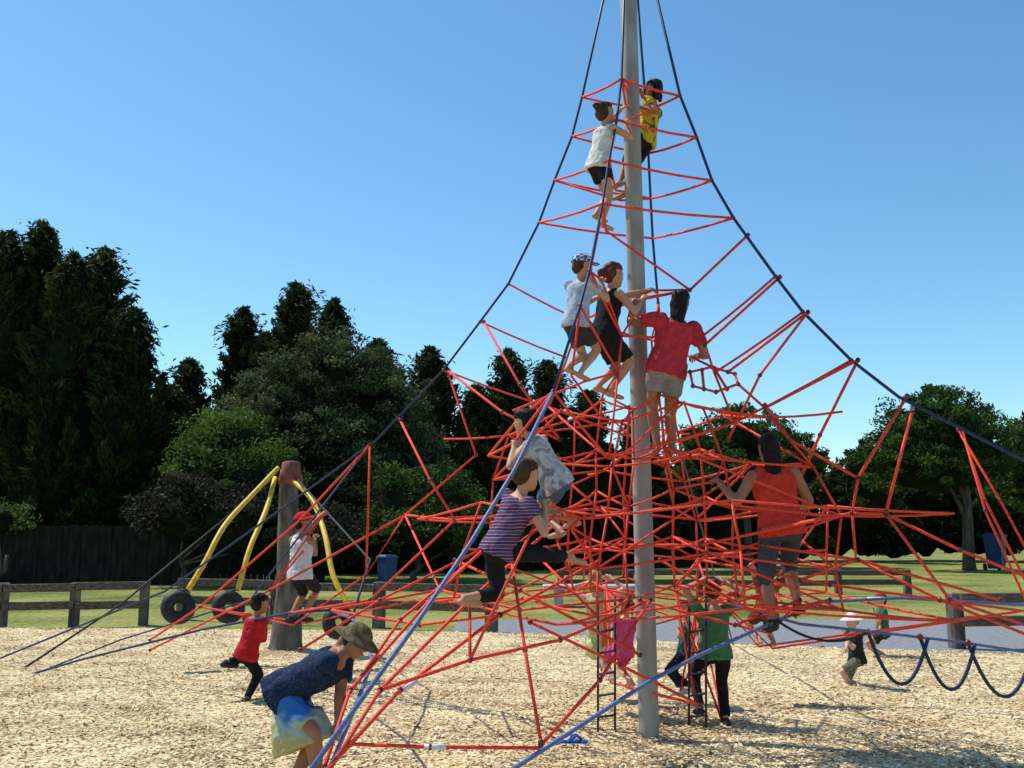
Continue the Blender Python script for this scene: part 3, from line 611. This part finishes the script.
def conifer(name,p,h,Rb,mat,n=420,per=75,z0=.03,leaf=.15):
    root=empty(name); p=np.array(p,dtype=float); CC=[];DD=[];SS=[]
    ph=rng.random(6)*6.28
    for q in range(n):
        f=rng.random()**1.1; a=rng.random()*2*math.pi; z=h*(z0+(1-z0)*f)
        R=Rb*(1-f)**.68*(.74+.20*math.sin(2*a+ph[0]+f*6)+.20*math.sin(5*a+ph[1]+15*f))+.10
        out=np.array([math.cos(a),math.sin(a),0]); L=.8+1.5*rng.random()*(1-f*.4)
        d0=out*(.80)+np.array([0,0,.25+.8*rng.random()]); d0/=np.linalg.norm(d0)
        tip=p+out*R*(.75+.42*rng.random())+np.array([0,0,min(z,h-.1)])
        t=rng.random(per)**.8; c=tip-d0*(1-t)[:,None]*L; c+=rng.normal(size=(per,3))*(.04+.21*(1-t))[:,None]; c[:,2]-=.15*(1-t)
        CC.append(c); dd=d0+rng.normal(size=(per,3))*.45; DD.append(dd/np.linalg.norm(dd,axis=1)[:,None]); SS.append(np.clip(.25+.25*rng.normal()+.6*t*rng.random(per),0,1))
    c=np.concatenate(CC);d=np.concatenate(DD);sh=np.concatenate(SS);c[:,2]=np.clip(c[:,2],.05,h*1.04); m_=len(c)
    s=np.cross(d,unit(m_)); s/=np.linalg.norm(s,axis=1)[:,None]; L=leaf*(.6+.8*rng.random(m_))
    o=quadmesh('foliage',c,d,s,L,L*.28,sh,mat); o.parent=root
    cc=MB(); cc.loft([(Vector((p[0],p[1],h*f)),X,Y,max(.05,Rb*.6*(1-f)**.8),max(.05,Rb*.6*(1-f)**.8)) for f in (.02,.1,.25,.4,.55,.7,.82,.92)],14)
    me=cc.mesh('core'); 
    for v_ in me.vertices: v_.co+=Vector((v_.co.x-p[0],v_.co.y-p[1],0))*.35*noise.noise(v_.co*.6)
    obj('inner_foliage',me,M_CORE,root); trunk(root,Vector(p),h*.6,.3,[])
def top(py,d): return P(512,py,d).z
def CON(px,py,d,Rb,n=420,mat=LM_CON): 
    conifer('conifer_tree',(G(px,d).x,d,0),top(py,d),Rb,mat,n)
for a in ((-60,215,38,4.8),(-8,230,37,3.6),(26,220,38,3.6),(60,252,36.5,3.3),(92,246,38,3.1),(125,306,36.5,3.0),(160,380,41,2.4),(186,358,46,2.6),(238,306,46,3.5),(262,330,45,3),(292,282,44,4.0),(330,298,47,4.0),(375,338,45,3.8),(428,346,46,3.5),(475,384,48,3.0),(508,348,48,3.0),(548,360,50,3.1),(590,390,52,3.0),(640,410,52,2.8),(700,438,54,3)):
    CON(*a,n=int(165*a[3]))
def EL(px,py,d,rx,rz,ry=None):
    q=P(px,py,d); k=d/F; return (q.x,q.y,q.z,rx*k,(ry or rx)*k,rz*k)
broad('pohutukawa_tree',G(320,38),[EL(335,385,38,60,52),EL(285,415,37,62,55),EL(385,430,38,55,60),EL(320,470,37,80,60),EL(265,455,36.5,45,50),EL(410,480,38,40,50)],LM_GRY,230,95,.075,6)
broad('shrub',G(220,34),[EL(232,445,34,42,38),EL(205,470,33.5,34,34),EL(262,480,33,38,36)],LM_LIM,260,90,.065,2.5)
broad('shrub',G(190,32),[EL(185,515,32,50,36),EL(235,525,31.5,44,36),EL(270,540,32,40,30),EL(320,545,32,50,34)],LM_PUR,260,90,.08,1)
broad('shrub',G(415,33),[EL(400,505,33,38,34),EL(440,500,33.5,40,32),EL(420,535,33,55,28),EL(480,540,34,40,28)],LM_GRN,260,90,.07,1)
broad('shrub',G(5,31),[EL(-5,520,32,26,20)],LM_LIM,200,60,.07,1)
broad('broadleaf_tree',G(745,50),[EL(745,440,50,42,32),EL(705,455,50,34,30),EL(785,460,51,36,28),EL(735,480,50,70,35)],LM_GRN,170,80,.10,5)
broad('broadleaf_tree',G(962,46),[EL(935,425,46,50,34),EL(965,450,46,50,36),EL(905,455,46,44,34),EL(940,475,46,66,26)],LM_GRN,210,95,.09,6)
broad('broadleaf_tree',G(1035,48),[EL(1030,450,48,28,34),EL(1050,490,48,50,40)],LM_GRN,190,80,.10,5)
tl=[]
for i in range(38):
    px=440+i*18+random.uniform(-5,5); tl.append(EL(px,random.uniform(485,512),62+random.uniform(-4,4),26,random.uniform(30,52)))
    tl.append(EL(px,538,63,26,26))
broad('tree_line',G(700,62),tl,LM_CON,110,45,.18)
broad('hedge',G(700,44),[EL(480+i*16,548,60,14,14) for i in range(22)],LM_GRN,160,40,.12)
# ------------------------------------------------------------ light, sky, camera
S=Vector((-.50,.28,.92)).normalized(); el=math.asin(S.z); az=math.atan2(S.x,S.y)
w=bpy.data.worlds.new('World'); scn.world=w; w.use_nodes=True; nt=w.node_tree; bg=nt.nodes['Background']
sk=nt.nodes.new('ShaderNodeTexSky'); sk.sky_type='NISHITA'; sk.sun_disc=False; sk.sun_elevation=el; sk.sun_rotation=az%(2*math.pi); sk.air_density=1.0; sk.dust_density=.3; sk.ozone_density=2.0
hs=nt.nodes.new('ShaderNodeHueSaturation'); hs.inputs['Saturation'].default_value=1.15; nt.links.new(sk.outputs[0],hs.inputs['Color'])
mt=nt.nodes.new('ShaderNodeMix'); mt.data_type='RGBA'; mt.blend_type='MULTIPLY'; mt.inputs['Factor'].default_value=1; mt.inputs['B'].default_value=(.94,1.16,1.14,1)
nt.links.new(hs.outputs[0],mt.inputs['A']); nt.links.new(mt.outputs['Result'],bg.inputs[0]); bg.inputs[1].default_value=.15
l=bpy.data.lights.new('sun','SUN'); l.energy=5; l.angle=math.radians(.5); l.color=(1,.95,.86); o=bpy.data.objects.new('sun',l); scn.collection.objects.link(o); o.rotation_euler=S.to_track_quat('Z','Y').to_euler()
cam=bpy.data.cameras.new('camera'); co=bpy.data.objects.new('camera',cam); scn.collection.objects.link(co); co.location=(0,0,CH); co.rotation_euler=(math.pi/2+PITCH,0,0)
cam.sensor_width=36; cam.lens=35; cam.clip_end=4000; scn.camera=co
scn.view_settings.view_transform='Standard'; scn.view_settings.look='None'; scn.view_settings.exposure=0
